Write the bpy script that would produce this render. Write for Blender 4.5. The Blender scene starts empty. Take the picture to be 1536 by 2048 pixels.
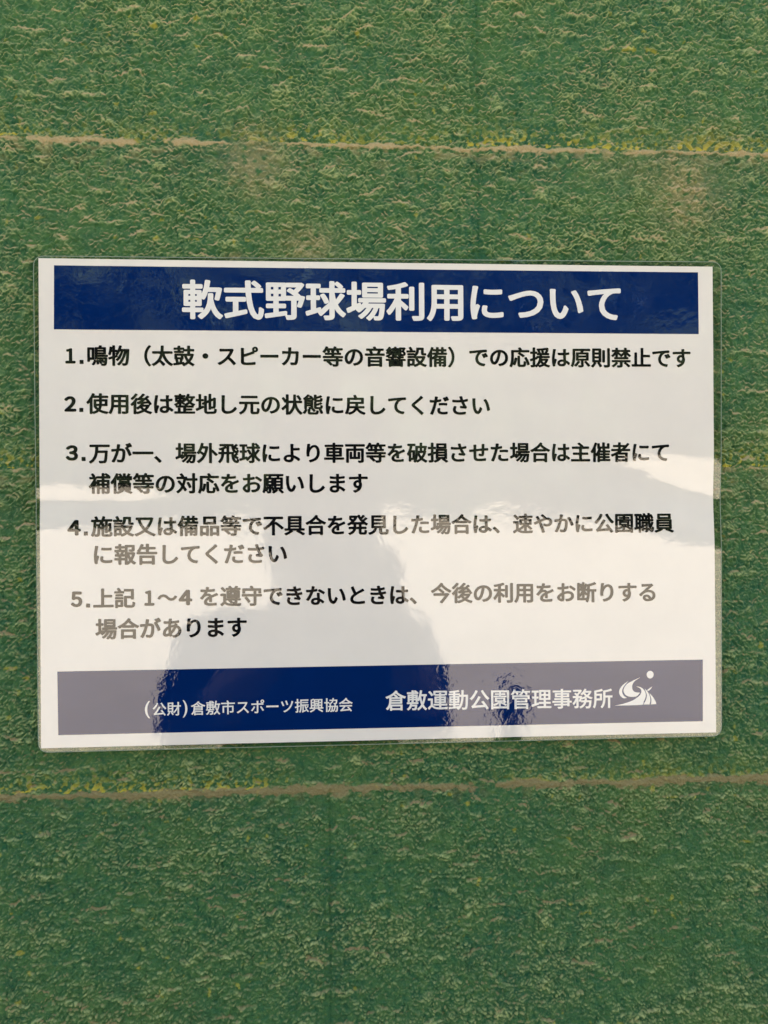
import bpy, bmesh, math, random
import numpy as np
from mathutils import Vector, Matrix

random.seed(7)
sc = bpy.context.scene
R = math.radians
SIGN_Z = 1.60                                   # height of the notice's centre above the ground

# ---------------------------------------------------------------- camera
CAM = Vector((-0.02884, -0.47758, SIGN_Z - 0.00811))
YAW, PITCH, ROLL, FPX = 0.0581538, 0.00281475, -0.0064575, 1538.0
F = Vector((math.sin(YAW)*math.cos(PITCH), math.cos(YAW)*math.cos(PITCH), math.sin(PITCH)))
R0 = Vector((math.cos(YAW), -math.sin(YAW), 0)); U0 = R0.cross(F)
CR = R0*math.cos(ROLL) + U0*math.sin(ROLL); CU = U0*math.cos(ROLL) - R0*math.sin(ROLL)
cd = bpy.data.cameras.new('camera'); cam = bpy.data.objects.new('camera', cd); sc.collection.objects.link(cam)
M = Matrix((CR, CU, -F)).transposed().to_4x4(); M.translation = CAM
cam.matrix_world = M
cd.sensor_fit = 'HORIZONTAL'; cd.sensor_width = 36; cd.lens = 36*FPX/1536
cd.clip_start = 0.005; cd.clip_end = 1000
cd.dof.use_dof = True; cd.dof.focus_distance = 0.478; cd.dof.aperture_fstop = 22
sc.camera = cam

# ---------------------------------------------------------------- sky, sun, exposure
SUN_EL, SUN_AZ = R(44), R(8)
w = bpy.data.worlds.new('World'); sc.world = w; w.use_nodes = True
nt = w.node_tree; bg = nt.nodes['Background']
sky = nt.nodes.new('ShaderNodeTexSky'); sky.sky_type = 'NISHITA'; sky.sun_disc = False
sky.sun_elevation = SUN_EL; sky.sun_rotation = SUN_AZ
sky.dust_density = 3.0; sky.air_density = 1.0
nt.links.new(sky.outputs[0], bg.inputs[0]); bg.inputs[1].default_value = 0.11
sl = bpy.data.lights.new('sun', 'SUN'); sl.energy = 5.0; sl.angle = R(0.5); sl.color = (1, .94, .84)
so = bpy.data.objects.new('sun', sl); sc.collection.objects.link(so)
so.rotation_euler = (-(math.pi/2 - SUN_EL), 0, -SUN_AZ); so.location = (0, 6, 8)
sc.view_settings.view_transform = 'Standard'; sc.view_settings.look = 'None'
sc.view_settings.gamma = 1; sc.view_settings.use_curve_mapping = False
sc.view_settings.exposure = 2.40
sc.cycles.use_denoising = True
sc.cycles.max_bounces = 8; sc.cycles.diffuse_bounces = 4; sc.cycles.transparent_max_bounces = 12

# ---------------------------------------------------------------- helpers
def px(x, y, plane=0.0):
    """point of the vertical plane y=plane seen at pixel x,y of the photograph -> (X, Z) relative to the sign's centre"""
    d = F + CR*((x-768)/FPX) - CU*((y-1024)/FPX)
    t = (plane - CAM.y)/d.y
    p = CAM + d*t
    return p.x, p.z - SIGN_Z

def link(name, me, mat=None, parent=None):
    o = bpy.data.objects.new(name, me); sc.collection.objects.link(o)
    if mat: me.materials.append(mat)
    if parent: o.parent = parent
    return o

def tag(o, label=None, cat=None, group=None, kind=None):
    if label: o['label'] = label
    if cat: o['category'] = cat
    if group: o['group'] = group
    if kind: o['kind'] = kind
    return o

def empty(name, loc):
    o = bpy.data.objects.new(name, None); sc.collection.objects.link(o); o.location = loc
    o.empty_display_size = .1
    return o

def mesh_np(name, v, q, smooth=True):
    me = bpy.data.meshes.new(name); n = len(q); k = q.shape[1]
    me.vertices.add(len(v)); me.vertices.foreach_set('co', np.ascontiguousarray(v, np.float32).ravel())
    me.loops.add(n*k); me.loops.foreach_set('vertex_index', np.ascontiguousarray(q, np.int32).ravel())
    me.polygons.add(n); me.polygons.foreach_set('loop_start', np.arange(0, n*k, k, dtype=np.int32))
    me.polygons.foreach_set('use_smooth', np.full(n, smooth))
    me.update(calc_edges=True); me.validate()
    return me

def grid_quads(nx, nz):
    i, j = np.meshgrid(np.arange(nx-1), np.arange(nz-1))
    a = (j*nx + i).ravel()
    return np.stack([a, a+1, a+nx+1, a+nx], 1)

_rs = np.random.RandomState(11)
_perm = _rs.permutation(1024); _ang = _rs.rand(1024)*2*np.pi
_gx, _gy = np.cos(_ang), np.sin(_ang)
def noise(x, y, seed=0):
    """gradient noise, about -0.7 .. 0.7"""
    x = np.asarray(x, float) + seed*17.31; y = np.asarray(y, float) + seed*7.77
    xi = np.floor(x).astype(int); yi = np.floor(y).astype(int); fx = x-xi; fy = y-yi
    def g(a, b, dx, dy):
        h = _perm[(_perm[(xi+a) & 1023] + yi + b) & 1023]
        return _gx[h]*dx + _gy[h]*dy
    u = fx*fx*fx*(fx*(fx*6-15)+10); v = fy*fy*fy*(fy*(fy*6-15)+10)
    n0 = g(0,0,fx,fy)*(1-u) + g(1,0,fx-1,fy)*u
    n1 = g(0,1,fx,fy-1)*(1-u) + g(1,1,fx-1,fy-1)*u
    return n0*(1-v) + n1*v
def sstep(a, b, x):
    t = np.clip((x-a)/(b-a), 0, 1); return t*t*(3-2*t)

def mat(name, col, rough=.9, spec=.3):
    m = bpy.data.materials.new(name); m.use_nodes = True
    b = m.node_tree.nodes['Principled BSDF']
    b.inputs['Base Color'].default_value = (*col, 1); b.inputs['Roughness'].default_value = rough
    b.inputs['Specular IOR Level'].default_value = spec
    return m

def nn(m, t, **kw):
    n = m.node_tree.nodes.new(t)
    for k, v in kw.items(): setattr(n, k, v)
    return n
def lk(m, a, b): m.node_tree.links.new(a, b)
def ramp(m, src, stops):
    r = nn(m, 'ShaderNodeValToRGB'); e = r.color_ramp.elements
    while len(e) < len(stops): e.new(.5)
    for el, (p, c) in zip(e, stops):
        el.position = p; el.color = (*c, 1) if len(c) == 3 else c
    lk(m, src, r.inputs[0]); return r
def noise_node(m, vec, scale, detail=2, rough=.5, dist=0):
    n = nn(m, 'ShaderNodeTexNoise'); n.inputs['Scale'].default_value = scale
    n.inputs['Detail'].default_value = detail; n.inputs['Roughness'].default_value = rough
    n.inputs['Distortion'].default_value = dist
    if vec is not None: lk(m, vec, n.inputs['Vector'])
    return n
def mixc(m, fac, a, b, mode='MIX'):
    n = nn(m, 'ShaderNodeMix', data_type='RGBA', blend_type=mode)
    def put(s, v):
        if isinstance(v, (tuple, list)): s.default_value = (*v, 1) if len(v) == 3 else v
        elif isinstance(v, (int, float)): s.default_value = v
        else: lk(m, v, s)
    put(n.inputs['Factor'], fac); put(n.inputs['A'], a); put(n.inputs['B'], b)
    return n.outputs['Result']
def math_node(m, op, a, b=0.0):
    n = nn(m, 'ShaderNodeMath', operation=op)
    for s, v in zip(n.inputs, (a, b)):
        if isinstance(v, (int, float)): s.default_value = v
        else: lk(m, v, s)
    return n.outputs[0]

# ---------------------------------------------------------------- ground, far trees
gm = mat('sandy_ground', (.46, .385, .28), .95, .2)
tc = nn(gm, 'ShaderNodeTexCoord')
n1 = noise_node(gm, tc.outputs['Object'], .35, 6, .6); n2 = noise_node(gm, tc.outputs['Object'], 40, 3, .6)
c = ramp(gm, n1.outputs['Fac'], [(.3, (.46, .40, .31)), (.7, (.58, .51, .41))])
c2 = mixc(gm, .35, c.outputs[0], ramp(gm, n2.outputs['Fac'], [(.35, (.3, .25, .18)), (.65, (.58, .5, .38))]).outputs[0])
lk(gm, c2, gm.node_tree.nodes['Principled BSDF'].inputs['Base Color'])
bp = nn(gm, 'ShaderNodeBump'); bp.inputs['Strength'].default_value = .4; bp.inputs['Distance'].default_value = .01
lk(gm, n2.outputs['Fac'], bp.inputs['Height']); lk(gm, bp.outputs[0], gm.node_tree.nodes['Principled BSDF'].inputs['Normal'])
xs = np.linspace(-300, 300, 61); ys = np.linspace(-300, 300, 121)
X, Y = np.meshgrid(xs, ys)
rise = 1.3*sstep(0, 1, (-Y-10)/62)                            # the field climbs a little towards the wood
gv = np.stack([X.ravel(), Y.ravel(), rise.ravel()], 1)
ground = link('ground', mesh_np('ground', gv, grid_quads(61, 121)), gm)
tag(ground, kind='structure')

# far wood across the field (only seen mirrored in the laminate): trunks and leaf clumps
rs = np.random.RandomState(3)
lm = mat('far_leaves', (.045, .07, .03), .9, .2)
rn = nn(lm, 'ShaderNodeNewGeometry'); lr = ramp(lm, rn.outputs['Random Per Island'], [(0, (.018, .032, .014)), (1, (.045, .07, .03))])
lk(lm, lr.outputs[0], lm.node_tree.nodes['Principled BSDF'].inputs['Base Color'])
cl = []
for k in range(70):
    cx = -150 + 300*k/69 + rs.uniform(-2, 2); cy = -68 + rs.uniform(-6, 6); hgt = rs.uniform(24, 30); rad = rs.uniform(5, 8)
    n = 560
    th = rs.rand(n)*2*np.pi; u = rs.rand(n)
    zz = hgt*(.03 + .97*u); rr = rad*np.sqrt(np.clip(1-(u*1.0-.35)**2*1.9, .05, 1))*rs.rand(n)**.4
    cl.append(np.stack([cx+rr*np.cos(th), cy+rr*np.sin(th), zz], 1))
P = np.concatenate(cl); n = len(P)
a = rs.normal(size=(n, 3)); a /= np.linalg.norm(a, axis=1)[:, None]
b = np.cross(a, rs.normal(size=(n, 3))); b /= np.linalg.norm(b, axis=1)[:, None]
s = rs.uniform(.7, 1.7, n)[:, None]
V = np.stack([P-a*s-b*s*.5, P+a*s*.3-b*s, P+a*s+b*s*.6, P-a*s*.2+b*s], 1).reshape(-1, 3)
wood = link('far_wood', mesh_np('far_wood', V, np.arange(n*4).reshape(-1, 4), False), lm)
tag(wood, 'dark green wood along the far side of the sandy field', 'wood', kind='stuff')

# ---------------------------------------------------------------- painted block wall
WALL_Y = 0.0056
x0, x1, z0, z1, st = -.335, .315, -.415, .385, .0005
def axis(lo, hi, lo_end, hi_end):
    core = list(np.arange(lo, hi, st)); d = st; v = lo; left = []
    while v > lo_end: d = min(d*1.09, .25); v -= d; left.append(max(v, lo_end))
    d = st; v = core[-1]; right = []
    while v < hi_end: d = min(d*1.09, .25); v += d; right.append(min(v, hi_end))
    return np.array(left[::-1] + core + right)
ax = axis(x0, x1, -5.0, 5.0); az = axis(z0, z1, -SIGN_Z, 3.9 - SIGN_Z)
nx, nz = len(ax), len(az)
X, Z = np.meshgrid(ax, az)
mm = 1000.0
# block courses: 200 mm, their joints at the heights the photograph shows
JZ = [px(768, 293, WALL_Y)[1], px(1480, 937, WALL_Y)[1], px(768, 1574, WALL_Y)[1]]
dzj = (JZ[0]-JZ[2])/2
JZ = [JZ[2] - dzj*k for k in range(8, 0, -1)] + JZ[::-1] + [JZ[0] + dzj*k for k in range(1, 12)]
VX_HI = px(955, 240, WALL_Y)[0]; VX_LO = px(660, 1800, WALL_Y)[0]

wx = noise(X*mm/6.5, Z*mm/6.5, 1)*2.2; wz = noise(X*mm/6.5, Z*mm/6.5, 2)*2.2
wx2 = noise(X*mm/3, Z*mm/3, 3)*1.2; wz2 = noise(X*mm/3, Z*mm/3, 4)*1.2
A, B = X*mm + wx + wx2, Z*mm + wz + wz2
r1 = 1 - np.clip(np.abs(noise(A/4.4, B/3.9, 5))*2.6, 0, 1)
r2 = 1 - np.clip(np.abs(noise(A/2.6, B/2.3, 6))*2.6, 0, 1)
bl = noise(A/2.0, B/1.8, 7); fi = noise(X*mm/1.1, Z*mm/1.1, 8)
big = sstep(.16, .42, noise(A/15, B/6.5, 9)); low = noise(X*mm/70, Z*mm/45, 10)
midn = noise(X*mm/28, Z*mm/20, 12)
rough_amt = 1.0 + .45*low + .4*noise(X*mm/22, Z*mm/16, 39)
h = (.80*r1**1.3 + .65*r2**1.3 + 1.25*bl + .5*fi)*rough_amt + .85*big + .3*midn + .9*noise(A/8, B/6, 45) - .3
# bed joints: a rounded rough bead of mortar
bead = np.zeros_like(h); dustb = np.zeros_like(h); yel = np.zeros_like(h)
wav = noise(X*mm/34, Z*0+3, 13)*2.4 + noise(X*mm/13, Z*0+5, 14)*1.3 + noise(X*mm/4.2, Z*mm/3, 33)*1.3
for k, zj in enumerate(JZ):
    d = (Z - zj)*mm + wav
    wdt = 1.45 + 1.9*noise(X*mm/25, Z*0 + k*3.1, 15) + 1.6*noise(X*mm/8, Z*0 + k*1.7, 38)
    wdt = np.maximum(wdt, .8); wdt = np.where(d > 0, wdt*.75, wdt*1.15)
    pres = sstep(-.50, -.12, noise(X*mm/40, Z*0 + k*5.7, 16) + .25*noise(X*mm/6, Z*mm/6, 17))
    if abs(zj - JZ[9]) < 1e-6: pres = pres*.45               # the middle joint is nearly filled with paint
    if abs(zj - JZ[8]) < 1e-6: wdt = wdt*1.7 + .5
    gss = np.exp(-(d/wdt)**2)*pres
    bead = np.maximum(bead, gss)
    up = np.where((d > 1.5) & (d < 24), np.exp(-(d-2)/6.0), 0)
    yel = np.maximum(yel, up)
h = h*(1-.6*bead) + bead*(.9 + .35*noise(X*mm/5, Z*mm/2.6, 18) + .3*noise(X*mm/2.2, Z*mm/1.3, 19))
# head joints: shallow groove with a hairline crack, staggered
def vjoint(xv, zlo, zhi, depth):
    d = (X - xv)*mm + noise(Z*mm/30, Z*0, 20)*.8 + noise(Z*mm/7, Z*0, 21)*.35
    inside = sstep(zlo-.002, zlo+.004, Z)*(1-sstep(zhi-.004, zhi+.002, Z))
    return inside*(depth*np.exp(-(d/5.5)**2)*.6 + depth*1.0*np.exp(-(d/.75)**2)*sstep(-.35, .1, noise(Z*mm/22, Z*0+9, 22)))
for (xv, zl, zh, dp) in ((VX_HI, JZ[10], JZ[11], .9), (VX_HI, JZ[9], JZ[10], .9), (VX_LO, JZ[7], JZ[8], 1.2)):
    h -= vjoint(xv, zl, zh, dp)
h = np.clip(h, -1.3, 4.0)
# sand that lies on whatever looks upward
hz = np.gradient(h, axis=0)/np.maximum(np.gradient(Z*mm, axis=0), 1e-6)
hb = .8*big + .3*midn + .35*r1**1.6 + .4*bl
hbz = np.gradient(hb, axis=0)/np.maximum(np.gradient(Z*mm, axis=0), 1e-6)
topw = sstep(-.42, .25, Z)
reg = .35 + .65*topw + .55*noise(X*mm/60, Z*mm/38, 23)
dust = sstep(.16, .55, -hbz*1.1 + .25*reg - .12)*sstep(.05, .7, reg)*sstep(-.15, .2, noise(X*mm/11, Z*mm/5, 24))
jd = np.minimum.reduce([np.where(Z < zj + .001, zj + .001 - Z, 9.0) for zj in JZ])*mm      # below a joint: trails of washed-down sand
trail = np.exp(-jd/9)*sstep(.0, .35, noise(X*mm/9, Z*mm/6, 34) + .3*noise(X*mm/3, Z*mm/2.5, 35))*(.25 + .5*topw)
dust = np.maximum(dust, trail)
dust = np.maximum(dust, sstep(.25, .65, bead + .6*noise(X*mm/4.5, Z*mm/2.2, 25) + .35*noise(X*mm/1.6, Z*mm/1.3, 44) + .15*midn)*(.72 + .28*topw))
wv_ = -hz*.75 + .55*h + .15*noise(X*mm/30, Z*mm/24, 31) + .15*low + .34*topw  # topw paints the brighter upper wall into the colour
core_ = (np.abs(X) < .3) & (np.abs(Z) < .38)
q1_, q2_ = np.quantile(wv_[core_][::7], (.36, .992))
bloom_toplight = np.clip((wv_-q1_)/(q2_-q1_), 0, 1.15)**1.5   # pale crests and upward facets: dusty bloom plus painted light from above
def patch(pxx, pyy, rx, rz, amt):
    cx, cz = px(pxx, pyy, WALL_Y)
    return amt*np.exp(-((X-cx)/rx)**2 - ((Z-cz)/rz)**2)*sstep(-.25, .25, noise(X*mm/4, Z*mm/3.2, 26) + .2)
for p in ((1372, 385, .021, .022, 1.0), (510, 330, .018, .018, 1.0), (470, 515, .006, .003, 1.0), (1376, 443, .006, .004, 1.0), (1400, 300, .03, .008, .4), (620, 490, .016, .012, .8), (1300, 340, .03, .015, .35)):
    dust = np.maximum(dust, patch(*p)*np.clip(.45 + 1.4*bloom_toplight, 0, 1.2))
up_x = .35 + .65*np.maximum(sstep(.0, .06, X), np.maximum(1-sstep(-.235, -.20, X), np.exp(-((X+.045)/.02)**2)))
lo_x = .10 + .9*(1-sstep(-.09, -.05, X)) + .25*sstep(.05, .1, X)
yel = yel*np.where(Z > 0, up_x, lo_x)*sstep(.02, .20, noise(X*mm/3.6, Z*mm/3.6, 27) + .4*noise(X*mm/18, Z*mm/60, 28) + .3*noise(X*mm/1.5, Z*mm/1.5, 36))
yel = np.maximum(yel, .5*sstep(.46, .64, noise(X*mm/6, Z*mm/6, 29) + .3*noise(X*mm/50, Z*mm/40, 30) + .15*noise(X*mm/1.6, Z*mm/1.6, 37)))
edge = np.maximum(np.abs(X)/.5, np.abs(Z)/.55); fade = 1 - sstep(1, 1.6, edge)
h = h*fade + .6*(1-fade)
WV = np.stack([X.ravel(), (WALL_Y - h/mm).ravel(), (Z + SIGN_Z).ravel()], 1)
WQ = grid_quads(nx, nz)
# close the wall to its full thickness: rim, back
N0 = len(WV)
rim = np.concatenate([np.arange(nx), (np.arange(1, nz)*nx + nx-1), ((nz-1)*nx + np.arange(nx-2, -1, -1)), (np.arange(nz-2, 0, -1)*nx)])
bv = WV[rim].copy(); bv[:, 1] = .20
rq = np.stack([rim, N0+np.arange(len(rim)), N0+np.roll(np.arange(len(rim)), -1), np.roll(rim, -1)], 1)
cidx = [0, nx-1, nx-1+nz-1, 2*(nx-1)+nz-1]
WV = np.concatenate([WV, bv]); bq = np.array([[N0+i for i in cidx]])
WQ = np.concatenate([WQ, rq, bq])
wme = mesh_np('block_wall', WV, WQ)
ca = wme.attributes.new('soil_and_light', 'FLOAT_COLOR', 'POINT')
col = np.zeros((len(WV), 4), np.float32); col[:, 3] = 1
col[:N0, 0] = dust.ravel(); col[:N0, 1] = np.clip(yel, 0, 1).ravel(); col[:N0, 2] = bloom_toplight.ravel()
col[:N0, 3] = (1 - sstep(-.12, .02, Z)).ravel()     # the lower courses carry darker, earthier dirt
ca.data.foreach_set('color', col.ravel())

wm = mat('green_wall_paint', (.08, .14, .07), .75, .16)
pb = wm.node_tree.nodes['Principled BSDF']
at = nn(wm, 'ShaderNodeAttribute'); at.attribute_name = 'soil_and_light'
sp = nn(wm, 'ShaderNodeSeparateColor'); lk(wm, at.outputs['Color'], sp.inputs[0])
tc = nn(wm, 'ShaderNodeTexCoord'); ob = tc.outputs['Object']
nA = noise_node(wm, ob, 9, 4, .6); nB = noise_node(wm, ob, 260, 3, .6); nC = noise_node(wm, ob, 900, 2, .6); nD = noise_node(wm, ob, 45, 4, .65)
base = ramp(wm, nA.outputs['Fac'], [(.3, (.015, .100, .048)), (.5, (.027, .115, .044)), (.72, (.056, .132, .035))])
c1 = mixc(wm, ramp(wm, nB.outputs['Fac'], [(.35, (0, 0, 0)), (.7, (1, 1, 1))]).outputs[0], base.outputs[0], (.072, .165, .050))
c1 = mixc(wm, math_node(wm, 'MULTIPLY', ramp(wm, nD.outputs['Fac'], [(.45, (0, 0, 0)), (.75, (1, 1, 1))]).outputs[0], .5), c1, (.010, .072, .040))
c2 = mixc(wm, math_node(wm, 'MULTIPLY', sp.outputs[2], .95), c1, (.375, .415, .150))  # dusty bloom and painted top light over the green
ylf = math_node(wm, 'MULTIPLY', sp.outputs[1], .74)
c3 = mixc(wm, ylf, c2, (.62, .50, .04))
sand = ramp(wm, nC.outputs['Fac'], [(.25, (.42, .310, .150)), (.75, (.52, .395, .210))])
c4 = mixc(wm, math_node(wm, 'MULTIPLY', sp.outputs[0], .85), c3, mixc(wm, math_node(wm, 'MULTIPLY', at.outputs['Alpha'], .85), sand.outputs[0], (.27, .185, .088)))
lk(wm, c4, pb.inputs['Base Color'])
rr_ = math_node(wm, 'ADD', math_node(wm, 'MULTIPLY', sp.outputs[0], .3), .58); lk(wm, rr_, pb.inputs['Roughness'])
bp = nn(wm, 'ShaderNodeBump'); bp.inputs['Strength'].default_value = .55; bp.inputs['Distance'].default_value = .0018
lk(wm, math_node(wm, 'ADD', nC.outputs['Fac'], math_node(wm, 'MULTIPLY', nB.outputs['Fac'], 1.2)), bp.inputs['Height'])
lk(wm, bp.outputs[0], pb.inputs['Normal'])
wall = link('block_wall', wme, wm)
tag(wall, 'rough green painted concrete block wall with sandy course joints behind the notice', 'wall')

# ---------------------------------------------------------------- laminated notice
W_, H_ = .420, .297
def warp(x, z):
    """how far (m, towards the viewer) the sheet stands off its plane"""
    x = np.asarray(x, float); z = np.asarray(z, float)
    zc = .0002
    er = sstep(.10, .205, x); el = sstep(.09, .20, -x)
    v = -.0015*np.exp(-((z-.001-(.205-x)*.22)/.019)**2)*er - .00036*np.exp(-((z-zc)/.0078)**2)*el
    v = v + .00016*noise(x/.07, z/.05, 41) + .00007*noise(x/.022, z/.017, 42) + .000020*noise(x/.009, z/.0075, 43)
    v = v + .0006*(x/.21)**2*(.5-.5*np.sign(-z)*0)                 # the sides lift a little
    return v
sign = empty('laminated_notice', (0, 0, SIGN_Z))
tag(sign, 'white laminated paper notice with blue bands and black rules stuck on the green wall', 'notice')

def glossy(name, colour, mottled=0.0, scratch=0.0):
    """a print under clear laminate: matt colour below a smooth, slightly rippled clear coat"""
    m = mat(name, colour, 1.0, 0.0); p = m.node_tree.nodes['Principled BSDF']
    tc = nn(m, 'ShaderNodeTexCoord'); ob = tc.outputs['Object']
    p.inputs['Coat Weight'].default_value = 1.0; p.inputs['Coat IOR'].default_value = 1.68
    p.inputs['Coat Roughness'].default_value = .006
    if mottled:
        a = noise_node(m, ob, 30, 5, .6)
        k = ramp(m, a.outputs['Fac'], [(.3, tuple(v*(1-mottled) for v in colour)), (.7, tuple(min(1, v*(1+mottled*.6)) for v in colour))])
        lk(m, k.outputs[0], p.inputs['Base Color'])
    r1 = noise_node(m, ob, 170, 3, .55, .6); r2 = noise_node(m, ob, 420, 2, .5)
    mp = nn(m, 'ShaderNodeMapping'); mp.inputs['Scale'].default_value = (60, 60, 900); mp.inputs['Rotation'].default_value = (0, R(25), 0)
    lk(m, ob, mp.inputs['Vector']); r3 = noise_node(m, mp.outputs[0], 1, 2, .6)
    hh = math_node(m, 'ADD', math_node(m, 'MULTIPLY', r1.outputs['Fac'], 1.0), math_node(m, 'MULTIPLY', r2.outputs['Fac'], .22))
    hh = math_node(m, 'ADD', hh, math_node(m, 'MULTIPLY', r3.outputs['Fac'], .04))
    bp = nn(m, 'ShaderNodeBump'); bp.inputs['Strength'].default_value = 1.0; bp.inputs['Distance'].default_value = .000055
    lk(m, hh, bp.inputs['Height']); lk(m, bp.outputs[0], p.inputs['Coat Normal'])
    if scratch:
        q = ramp(m, r3.outputs['Fac'], [(.5, (.006,)*3), (.8, (.03,)*3)]); lk(m, q.outputs[0], p.inputs['Coat Roughness'])
    return m
paper_m = glossy('laminated_paper', (.80, .735, .63), .03)
blue_m = glossy('navy_print', (.0008, .016, .092), .08, 1)
black_m = glossy('black_print', (.006, .006, .006))
white_m = glossy('white_print', (.80, .76, .68))

def sheet(name, xa, xb, za, zb, off, m, step=.0015, quadf=None):
    nx_ = max(2, int((xb-xa)/step)+1); nz_ = max(2, int((zb-za)/step)+1)
    X_, Z_ = np.meshgrid(np.linspace(xa, xb, nx_), np.linspace(za, zb, nz_))
    if quadf is not None: X_, Z_ = quadf((X_-xa)/(xb-xa), (Z_-za)/(zb-za))
    v = np.stack([X_.ravel(), (-off - warp(X_, Z_)).ravel(), Z_.ravel()], 1)
    return link(name, mesh_np(name, v, grid_quads(nx_, nz_)), m, sign)

sheet('paper', -W_/2, W_/2, -H_/2, H_/2, 0.0, paper_m)
def band(name, corners):
    (tl, tr, br, bl_) = [px(*c) for c in corners]
    def f(u, v):
        top = [np.array(tl[k])*(1-u) + tr[k]*u for k in (0, 1)]; bot = [np.array(bl_[k])*(1-u) + br[k]*u for k in (0, 1)]
        return bot[0]*(1-v) + top[0]*v, bot[1]*(1-v) + top[1]*v
    return sheet(name, tl[0], tr[0], bl_[1], tl[1], .00006, blue_m, .0015, f)
band('header_band', ((108.5, 531), (1395.5, 545), (1397, 668.5), (108, 659)))
band('footer_band', ((115, 1343), (1405, 1319), (1405, 1442), (117, 1470)))

# clear margin of the laminate: a rounded frame of film round the paper, with real thickness
fm = bpy.data.materials.new('clear_film'); fm.use_nodes = True
t = fm.node_tree; p = t.nodes['Principled BSDF']; t.nodes.remove(p)
out = t.nodes['Material Output']
gl = nn(fm, 'ShaderNodeBsdfGlossy'); gl.inputs['Roughness'].default_value = .03
tr = nn(fm, 'ShaderNodeBsdfTransparent'); tr.inputs[0].default_value = (.93, .95, .91, 1)
df = nn(fm, 'ShaderNodeBsdfTranslucent'); df.inputs[0].default_value = (.8, .85, .75, 1)
fr = nn(fm, 'ShaderNodeFresnel'); fr.inputs[0].default_value = 1.62
mx = nn(fm, 'ShaderNodeMixShader'); mx2 = nn(fm, 'ShaderNodeMixShader'); mx2.inputs[0].default_value = .05
lk(fm, tr.outputs[0], mx2.inputs[1]); lk(fm, df.outputs[0], mx2.inputs[2])
lk(fm, fr.outputs[0], mx.inputs[0]); lk(fm, mx2.outputs[0], mx.inputs[1]); lk(fm, gl.outputs[0], mx.inputs[2])
lk(fm, mx.outputs[0], out.inputs[0])
corn = [px(*c) for c in ((67, 512), (1442, 524), (1443, 1472), (77, 1505))]   # film corners
def film_loop():
    pts = []
    rad = .0065; n = 6
    order = [3, 2, 1, 0]                      # anticlockwise seen from the front
    C4 = [Vector((corn[i][0], corn[i][1])) for i in order]
    for i in range(4):
        p0, p1, p2 = C4[i-1], C4[i], C4[(i+1) % 4]
        a = p1 + (p0-p1).normalized()*rad; b = p1 + (p2-p1).normalized()*rad
        for k in range(n+1):
            u = k/n; pts.append(a*(1-u)**2 + p1*2*u*(1-u) + b*u*u)
        m_ = 90
        q0 = b; q1 = p2 + (p1-p2).normalized()*rad
        for k in range(1, m_): pts.append(q0.lerp(q1, k/m_))
    return pts
ol = film_loop()
def nearest_paper(p):
    return Vector((min(max(p.x, -W_/2+.0002), W_/2-.0002), min(max(p.y, -H_/2+.0002), H_/2-.0002)))
fv, fq = [], []
for p in ol:
    q = nearest_paper(p)
    e = p + (p-q).normalized()*0 ; mid = q.lerp(p, .75)
    for (s_, off) in ((q, .00016), (mid, .00016), (p, .00015), (p, -.00018), (q, -.00014)):
        wv = float(warp(s_.x, s_.y)); fv.append((s_.x, -off - wv, s_.y))
n = len(ol)
for i in range(n):
    j = (i+1) % n
    for k in range(4): fq.append((i*5+k, j*5+k, j*5+k+1, i*5+k+1))
link('film_margin', mesh_np('film_margin', np.array(fv), np.array(fq), False), fm, sign)

em_ = mat('film_cut_edge', (.26, .31, .22), .8, .15)
ev, eq = [], []
for i, p in enumerate(ol):
    t_ = (ol[(i+1) % n] - ol[i-1]).normalized(); nv = Vector((t_.y, -t_.x))
    wv = float(warp(p.x, p.y)); q = p - nv*.00028
    for (s_, off) in ((q, .00019), (p - nv*.00008, .00020), (p + nv*.00008, .00012), (p + nv*.00008, -.0002), (q, -.0002)): ev.append((s_.x, -off - wv, s_.y))
for i in range(n):
    j = (i+1) % n
    for k in range(5): eq.append((i*5+k, j*5+k, j*5+(k+1) % 5, i*5+(k+1) % 5))
link('film_edge', mesh_np('film_edge', np.array(ev), np.array(eq), False), em_, sign)

# ---------------------------------------------------------------- lettering
def smooth_normals(me):
    """printing follows the sheet: take the sheet's own normals"""
    v = np.empty(len(me.vertices)*3, np.float32); me.vertices.foreach_get('co', v); v = v.reshape(-1, 3).astype(float)
    e = 4e-4; x, z = v[:, 0], v[:, 2]
    gx = (warp(x+e, z)-warp(x-e, z))/(2*e); gz = (warp(x, z+e)-warp(x, z-e))/(2*e)
    n_ = np.stack([-gx, -np.ones_like(gx), -gz], 1); n_ /= np.linalg.norm(n_, axis=1)[:, None]
    me.normals_split_custom_set_from_vertices([tuple(q) for q in n_])
def text_polys(s):
    c = bpy.data.curves.new('lettering', 'FONT'); c.body = s; c.resolution_u = 5
    o = bpy.data.objects.new('lettering', c); sc.collection.objects.link(o)
    dg = bpy.context.evaluated_depsgraph_get()
    me = bpy.data.meshes.new_from_object(o.evaluated_get(dg))
    v = np.empty(len(me.vertices)*3, np.float32); me.vertices.foreach_get('co', v); v = v.reshape(-1, 3)[:, :2].astype(float)
    me.calc_loop_triangles()
    f = np.empty(len(me.loop_triangles)*3, np.int32); me.loop_triangles.foreach_get('vertices', f); f = f.reshape(-1, 3).copy()
    bpy.data.objects.remove(o); bpy.data.curves.remove(c); bpy.data.meshes.remove(me)
    return v, f
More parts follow.
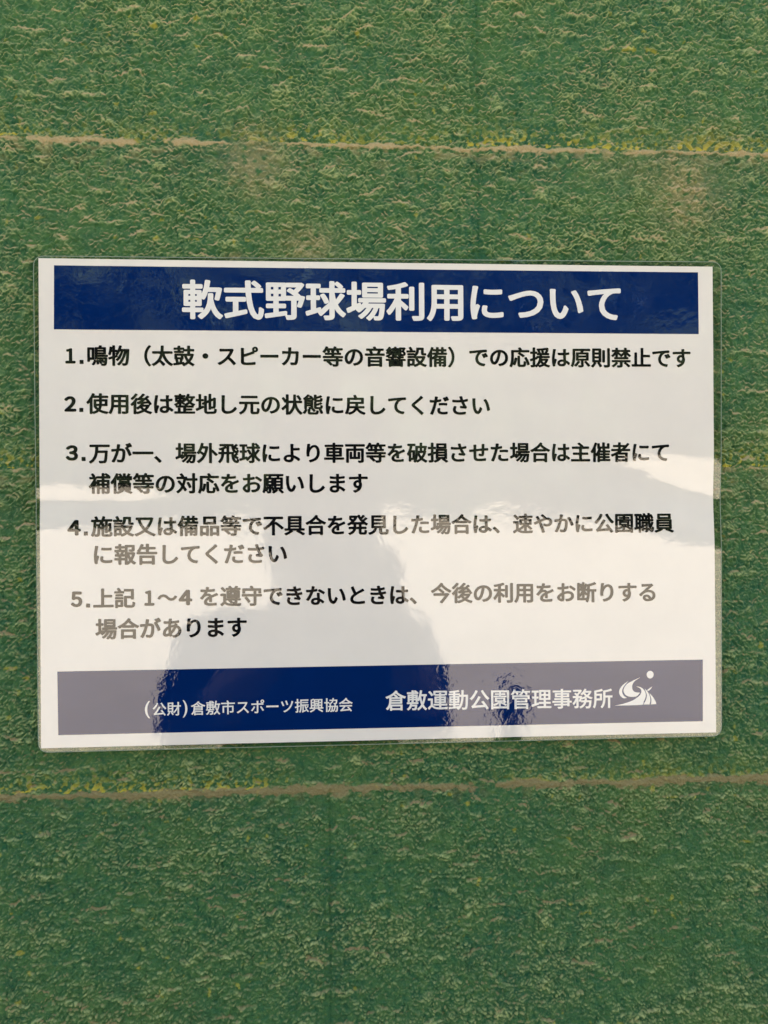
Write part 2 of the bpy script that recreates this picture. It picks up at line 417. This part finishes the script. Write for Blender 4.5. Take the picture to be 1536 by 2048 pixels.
def fit(v, f, xl, xr, yl, yr, hpx=None, bold=.0, ref=None):
    """place glyphs: ink from pixel xl to xr, vertical ink centre at pixel yl (left) and yr (right); bold = stroke growth in em"""
    a = px(xl, yl); b = px(xr, yr)
    lo, hi = v.min(0), v.max(0)
    wid = b[0]-a[0]
    s = wid/(hi[0]-lo[0] + 2*bold)
    r = bold*s
    sz = s
    cy = (lo[1]+hi[1])/2 if ref is None else ref
    if hpx:
        t_, u_ = px((xl+xr)/2, (yl+yr)/2-hpx/2), px((xl+xr)/2, (yl+yr)/2+hpx/2)
        sz = (t_[1]-u_[1]-2*r)/(hi[1]-lo[1])
    X_ = a[0] + r + (v[:, 0]-lo[0])*s
    tt = (X_-a[0])/max(wid, 1e-6)
    Z_ = a[1]*(1-tt) + b[1]*tt + (v[:, 1]-cy)*sz
    V, Fq = [np.stack([X_, Z_, np.zeros(len(X_))], 1)], [f]
    k = 0; nn_ = len(v)
    if r > 0:
        for i in range(12):
            an = 2*math.pi*i/12
            k += 1; V.append(np.stack([X_ + r*math.cos(an), Z_ + .78*r*math.sin(an), np.full(len(X_), k)], 1)); Fq.append(f + nn_*k)
    return np.concatenate(V), np.concatenate(Fq)
def lettering(name, segs, m, lift=.00012):
    V, Fq, nb = [], [], 0
    for sg in segs:
        v, f = fit(*sg); V.append(v); Fq.append(f+nb); nb += len(v)
    V = np.concatenate(V); Fq = np.concatenate(Fq)
    y = -(lift + V[:, 2]*4e-6) - warp(V[:, 0], V[:, 1])
    tri = V[Fq][:, :, :2]; e1 = tri[:, 1]-tri[:, 0]; e2 = tri[:, 2]-tri[:, 0]
    ar = e1[:, 0]*e2[:, 1] - e1[:, 1]*e2[:, 0]
    Fq[ar < 0] = Fq[ar < 0][:, ::-1]; Fq = Fq[np.abs(ar) > 1e-13]
    me = mesh_np(name, np.stack([V[:, 0], y, V[:, 1]], 1), Fq, True)
    smooth_normals(me)
    return link(name, me, m, sign)
KREF = .36                                     # optical centre of a full-width character, in em
BB = .032
def T(s, xl, xr, yl, yr, bold=BB, ref=KREF, h=None): return (*text_polys(s), xl, xr, yl, yr, h, bold, ref)
def D(d, xl, xr, yc, h, dotx, doty):
    """list number and its full stop"""
    v, f = text_polys(chr(ord(d) + 0xFEE0))
    sq = (np.array([(0, 0), (1, 0), (1, 1), (0, 1.)]), np.array([(0, 1, 2), (0, 2, 3)]))
    return [(v, f, xl, xr, yc, yc, h, .055, None), (*sq, dotx-4, dotx+4, doty-4, doty-4, 8, 0, None)]

lettering('title_text', [T('軟式野球場利用について', 364, 1241.4, 600.5, 608, .029)], white_m)
lettering('rule_text', D('1', 131, 151.5, 712, 31.5, 163.5, 728) +
          [T('鳴物（太鼓・スピーカー等の音響設備）での応援は原則禁止です', 174.7, 1380.6, 712, 717)], black_m)
lettering('rule_text', D('2', 128.8, 153, 808, 32, 163, 824) +
          [T('使用後は整地し元の状態に戻してください', 173, 980, 808, 812)], black_m)
lettering('rule_text', D('3', 131.8, 156.5, 906, 32, 167.5, 922) +
          [T('万が一、場外飛球により車両等を破損させた場合は主催者にて', 178, 1337.8, 907.5, 905),
           T('補償等の対応をお願いします', 177.5, 735.7, 968, 967)], black_m)
lettering('rule_text', D('4', 135.3, 162, 1055.5, 32, 172, 1071) +
          [T('施設又は備品等で不具合を発見した場合は、速やかに公園職員', 182, 1347.8, 1054, 1046),
           T('に報告してください', 188, 574, 1110, 1107.5)], black_m)
lettering('rule_text', D('5', 142, 165, 1198.5, 32, 176.5, 1215) +
          [T('上記', 186.5, 270.6, 1197.5, 1196.5),
           (*text_polys('１'), 288.8, 309, 1196, 1196, 31.5, .055, None), T('～', 315, 354.5, 1195, 1195, BB, None),
           (*text_polys('４'), 357.5, 384.6, 1195, 1195, 32, .055, None),
           T('を遵守できないときは、', 400, 833.7, 1193.5, 1190),
           T('今後の利用をお断りする', 861.5, 1310.7, 1187, 1184.5),
           T('場合があります', 191, 493.8, 1259, 1254.5)], black_m)
lettering('organisation_text', [T('(', 290, 300.5, 1419, 1419, .01, None, 35), T('公財', 305.4, 362, 1419, 1417.5, .016), T(')', 365.5, 375, 1417.5, 1417.5, .01, None, 35),
          T('倉敷市スポーツ振興協会', 382, 705.5, 1417, 1409.5, .014)], white_m)
lettering('office_text', [T('倉敷運動公園管理事務所', 771, 1224.8, 1402, 1397, .018)], white_m)

# emblem: a ball over a sweeping S of two ribbons and three flared stripes
def cr(pts, n=8):
    """smooth open curve through points"""
    P_ = [pts[0]] + list(pts) + [pts[-1]]; o_ = []
    for i in range(1, len(P_)-2):
        p0, p1, p2, p3 = [np.array(q, float) for q in P_[i-1:i+3]]
        for k in range(n):
            t_ = k/n
            o_.append(.5*((2*p1) + (-p0+p2)*t_ + (2*p0-5*p1+4*p2-p3)*t_**2 + (-p0+3*p1-3*p2+p3)*t_**3))
    o_.append(np.array(pts[-1], float)); return o_
def strip(a, b, n=24):
    """polygon strip between two curves"""
    def res(c):
        c = np.array(cr(c)); d = np.r_[0, np.cumsum(np.linalg.norm(np.diff(c, axis=0), axis=1))]
        u = np.linspace(0, d[-1], n); return np.stack([np.interp(u, d, c[:, 0]), np.interp(u, d, c[:, 1])], 1)
    A_, B_ = res(a), res(b); v = np.concatenate([A_, B_])
    f = []
    for i in range(n-1): f += [(i, i+1, n+i+1), (i, n+i+1, n+i)]
    return v, np.array(f)
def ez(p): return (1220 + p[0]/12.8, 1330 + p[1]/12.8)
EM = [
 strip([(470, 405), (345, 490), (255, 600), (228, 700), (265, 790), (340, 850), (430, 838)], [(470, 405), (395, 490), (335, 570), (305, 670), (330, 755), (380, 810), (430, 838)]),
 strip([(780, 310), (610, 385), (450, 470), (365, 570), (342, 660), (375, 745), (460, 800), (580, 812), (675, 800), (720, 760), (762, 705)],
       [(780, 310), (690, 365), (610, 430), (570, 510), (565, 580), (580, 640), (625, 685), (680, 700), (720, 702), (745, 703), (762, 705)]),
 strip([(665, 545), (760, 590), (795, 640), (795, 700), (760, 770), (690, 830), (560, 910), (350, 985), (110, 1038)],
       [(665, 545), (790, 570), (870, 640), (912, 730), (905, 820), (880, 890), (840, 960), (805, 1015), (110, 1038)]),
 strip([(885, 600), (915, 690), (938, 770), (925, 860), (895, 930), (850, 1008)], [(885, 600), (950, 670), (1000, 760), (1025, 850), (1025, 930), (1008, 1004)]),
 strip([(1000, 715), (1030, 790), (1050, 860), (1052, 930), (1040, 1003)], [(1000, 715), (1075, 790), (1130, 870), (1165, 940), (1180, 998)]),
 strip([(940, 640), (1010, 590), (1080, 545)], [(968, 668), (1030, 620), (1080, 545)]),
]
cen = np.array([(1022, 243)]); an = np.linspace(0, 2*np.pi, 28, endpoint=False)
EM.append((np.concatenate([cen, cen + np.stack([90*np.cos(an), 98*np.sin(an)], 1)]), np.array([(0, 1+i, 1+(i+1) % 28) for i in range(28)])))
V, Fq, nb = [], [], 0
for v, f in EM:
    q = np.array([px(*ez(p_)) for p_ in v]); V.append(q); Fq.append(f+nb); nb += len(q)
V = np.concatenate(V); Fq = np.concatenate(Fq)
# all faces towards the viewer (-y)
tri = V[Fq]; ar = np.cross(tri[:, 1]-tri[:, 0], tri[:, 2]-tri[:, 0]); Fq[ar < 0] = Fq[ar < 0][:, ::-1]
eme = mesh_np('emblem', np.stack([V[:, 0], -.00014 - warp(V[:, 0], V[:, 1]), V[:, 1]], 1), Fq); smooth_normals(eme)
link('emblem', eme, white_m, sign)

# ---------------------------------------------------------------- the photographer, the phone and a bollard (seen mirrored in the laminate)
def skin(name, joints, bones, m, parent=None, root=0, sub=2):
    """joints: (x, y, z, rx[, ry])"""
    me = bpy.data.meshes.new(name); me.from_pydata([j[:3] for j in joints], bones, [])
    o = link(name, me)
    md = o.modifiers.new('s', 'SKIN'); md.use_smooth_shade = True; md.branch_smoothing = .4
    for i, j in enumerate(joints):
        sv = me.skin_vertices[0].data[i]; sv.radius = (j[3], j[4] if len(j) > 4 else j[3]); sv.use_root = (i == root)
    ss = o.modifiers.new('u', 'SUBSURF'); ss.levels = ss.render_levels = sub
    bpy.context.view_layer.update()
    dg = bpy.context.evaluated_depsgraph_get()
    nm = bpy.data.meshes.new_from_object(o.evaluated_get(dg))
    bpy.data.objects.remove(o)
    for pl in nm.polygons: pl.use_smooth = True
    nm.name = name; nm.materials.clear()
    return link(name, nm, m, parent)
skin_m = mat('skin', (.42, .25, .17), .55, .3); hair_m = mat('hair', (.012, .010, .009), .5, .4)
shirt_m = mat('dark_shirt', (.022, .024, .030), .9, .2); trous_m = mat('dark_trousers', (.03, .03, .033), .9, .2); shoe_m = mat('shoes', (.03, .03, .03), .6, .3)
eye_m = mat('eyes', (.02, .015, .012), .2, .5); lip_m = mat('lips', (.33, .13, .11), .5, .3)
for mm_ in (shirt_m, trous_m):
    tc = nn(mm_, 'ShaderNodeTexCoord'); nz_ = noise_node(mm_, tc.outputs['Object'], 25, 4)
    bpn = nn(mm_, 'ShaderNodeBump'); bpn.inputs['Strength'].default_value = .3; bpn.inputs['Distance'].default_value = .01
    lk(mm_, nz_.outputs['Fac'], bpn.inputs['Height']); lk(mm_, bpn.outputs[0], mm_.node_tree.nodes['Principled BSDF'].inputs['Normal'])
BX, BY = -.080, -.80
PH = Vector((CAM.x + .016, CAM.y - .009, CAM.z - .052))       # phone centre
body_j = [
 (0, .00, .93, .15, .11), (0, .0, 1.08, .13, .09), (0, .0, 1.22, .162, .10), (0, .0, 1.375, .145, .085), (.004, .012, 1.44, .064, .06), (.012, .05, 1.475, .056, .06), (.022, .065, 1.545, .079, .098), (.022, .055, 1.61, .062, .078),
 (-.170, .0, 1.395, .056), (-.215, .07, 1.20, .046), (-.10, .235, 1.40, .034), (-.055+.0, .285, 1.475, .026),
 (.170, .0, 1.395, .056), (.215, .07, 1.20, .046), (.155, .235, 1.40, .034), (.115, .285, 1.475, .026),
 (-.09, .0, .88, .085), (-.10, .02, .48, .06), (-.11, -.02, .09, .042), (.09, .0, .88, .085), (.10, .02, .48, .06), (.11, -.02, .09, .042)]
# wrists close to the phone's lower sides
def rel(v): return (v[0]-BX, v[1]-BY, v[2])
wl = Vector((PH.x-.062, PH.y-.045, PH.z-.075)); wr = Vector((PH.x+.062, PH.y-.045, PH.z-.075))
el_ = Vector((BX-.19, BY+.05, 1.225)); er_ = Vector((BX+.19, BY+.05, 1.225))
for idx, (e_, w_2) in ((9, (el_, wl)), (13, (er_, wr))):
    body_j[idx] = (*rel(e_), .044); mid = e_.lerp(w_2, .45)
    body_j[idx+1] = (*rel(mid), .038); body_j[idx+2] = (*rel(w_2), .024)
bones = [(0,1),(1,2),(2,3),(3,4),(4,5),(5,6),(6,7),(3,8),(8,9),(9,10),(10,11),(3,12),(12,13),(13,14),(14,15),(0,16),(16,17),(17,18),(0,19),(19,20),(20,21)]
person = empty('person', (BX, BY, 0))
tag(person, 'person in dark shirt and trousers holding a phone up with both hands before the wall', 'person')
skin('body', body_j, bones, skin_m, person)
g = 1.16
sj = [(j[0], j[1], j[2], j[3]*g, (j[4] if len(j) > 4 else j[3])*g) for j in body_j]
skin('shirt', [sj[i] for i in (0, 1, 2, 3)] + [(0, .008, 1.44, .085, .075)] + [sj[i] for i in (8, 9, 10, 12, 13, 14)],
     [(0,1),(1,2),(2,3),(3,4),(3,5),(5,6),(6,7),(3,8),(8,9),(9,10)], shirt_m, person)
skin('trousers', [(0, 0, .95, .17, .125)] + [(j[0], j[1], j[2], j[3]*1.2) for j in body_j[16:22]], [(0,1),(1,2),(2,3),(0,4),(4,5),(5,6)], trous_m, person)
for s_ in (-1, 1):
    skin('shoe', [(s_*.11, -.05, .045, .045, .04), (s_*.115, .08, .04, .05, .036), (s_*.12, .17, .03, .04, .026)], [(0,1),(1,2)], shoe_m, person)
skin('hair', [(.022, .035, 1.625, .083, .095), (.022, -.005, 1.57, .080, .06), (.018, -.01, 1.51, .062, .045), (.022, .105, 1.645, .06, .03)], [(0,1),(1,2),(0,3)], hair_m, person)
skin('nose', [(.022, .160, 1.56, .009), (.022, .172, 1.527, .013)], [(0,1)], skin_m, person, sub=1)
skin('mouth', [(.0, .150, 1.488, .005), (.022, .157, 1.489, .007), (.044, .150, 1.488, .005)], [(0,1),(1,2)], lip_m, person, sub=1)
for s_ in (-1, 1):
    skin('eye', [(.022+s_*.032-.008, .150, 1.56, .007), (.022+s_*.032+.008, .150, 1.56, .007)], [(0,1)], eye_m, person, sub=1)
    skin('ear', [(.022+s_*.080, .055, 1.565, .014, .01), (.022+s_*.083, .055, 1.525, .011, .009)], [(0,1)], skin_m, person, sub=1)
    # a hand: palm beside the phone, four fingers behind its wall side, thumb on the screen side
    wp = Vector(rel(wl if s_ < 0 else wr)); c = Vector(rel(PH))
    J = [(*wp, .022, .018)]; E_ = []
    pl_ = c + Vector((s_*.050, -.014, -.045)); J.append((*pl_, .014, .026)); E_.append((0, 1))
    for k in range(4):
        zf = -.058 + k*.021; ln = (.8, .95, 1, .9)[k]
        a_ = c + Vector((s_*.050, -.002, zf + .004)); b_ = c + Vector((s_*(.047), .014, zf+.004)); d_ = c + Vector((s_*(.045-.030*ln), .0145, zf+.008))
        i0 = len(J); J += [(*a_, .0095), (*b_, .0085), (*d_, .0075)]; E_ += [(1, i0), (i0, i0+1), (i0+1, i0+2)]
    i0 = len(J); J += [(*(c + Vector((s_*.045, -.022, -.035))), .011), (*(c + Vector((s_*.024, -.018, -.012))), .009)]; E_ += [(1, i0), (i0, i0+1)]
    skin('hand', J, E_, skin_m, person)

def box_mesh(name, sx, sy, sz, bev, seg=3):
    bm = bmesh.new(); bmesh.ops.create_cube(bm, size=1)
    bmesh.ops.scale(bm, vec=(sx, sy, sz), verts=bm.verts)
    bmesh.ops.bevel(bm, geom=bm.edges[:], offset=bev, segments=seg, affect='EDGES', profile=.5)
    me = bpy.data.meshes.new(name); bm.to_mesh(me); bm.free()
    return me
ph_m = mat('phone_case', (.02, .02, .022), .4, .4); sc_m = mat('phone_screen', (.01, .01, .012), .1, .5)
phone = empty('smartphone', PH)
tag(phone, 'dark smartphone held upright in both hands in front of the notice', 'phone')
link('phone_case', box_mesh('phone_case', .072, .008, .148, .0035), ph_m, phone)
o = link('screen', box_mesh('screen', .066, .0012, .141, .0004, 1), sc_m, phone); o.location = (0, -.0042, 0)

def reflect_pt(x, y, dist):
    """where a thing 'dist' metres in front of the wall must stand to be mirrored at pixel x,y"""
    d = F + CR*((x-768)/FPX) - CU*((y-1024)/FPX)
    t_ = (dist - CAM.y)/d.y
    return CAM.x + d.x*t_, -dist, CAM.z + d.z*t_
bx, by, bz = reflect_pt(1015, 1372, 2.5)
post_m = mat('post_paint', (.03, .032, .036), .6, .3)
bm = bmesh.new(); prof = [(0.0, 0), (.09, 0), (.09, .03), (.046, .035), (.046, bz-.05), (.048, bz-.04), (.030, bz-.012), (.012, bz), (0, bz+.002)]
ring = []
for r_, z_ in prof:
    ring.append([bm.verts.new((r_*math.cos(a), r_*math.sin(a), z_)) for a in np.linspace(0, 2*math.pi, 24, endpoint=False)] if r_ > 0 else [bm.verts.new((0, 0, z_))])
for a_, b_ in zip(ring, ring[1:]):
    for i in range(24):
        j = (i+1) % 24
        q = [a_[i % len(a_)], a_[j % len(a_)], b_[j % len(b_)], b_[i % len(b_)]]
        q = list(dict.fromkeys(q))
        if len(q) > 2: bm.faces.new(q)
me = bpy.data.meshes.new('bollard'); bm.to_mesh(me); bm.free()
bo = link('bollard', me, post_m); bo.location = (bx, by, 0)
tag(bo, 'slim dark metal bollard standing on the sandy ground before the wall', 'bollard')
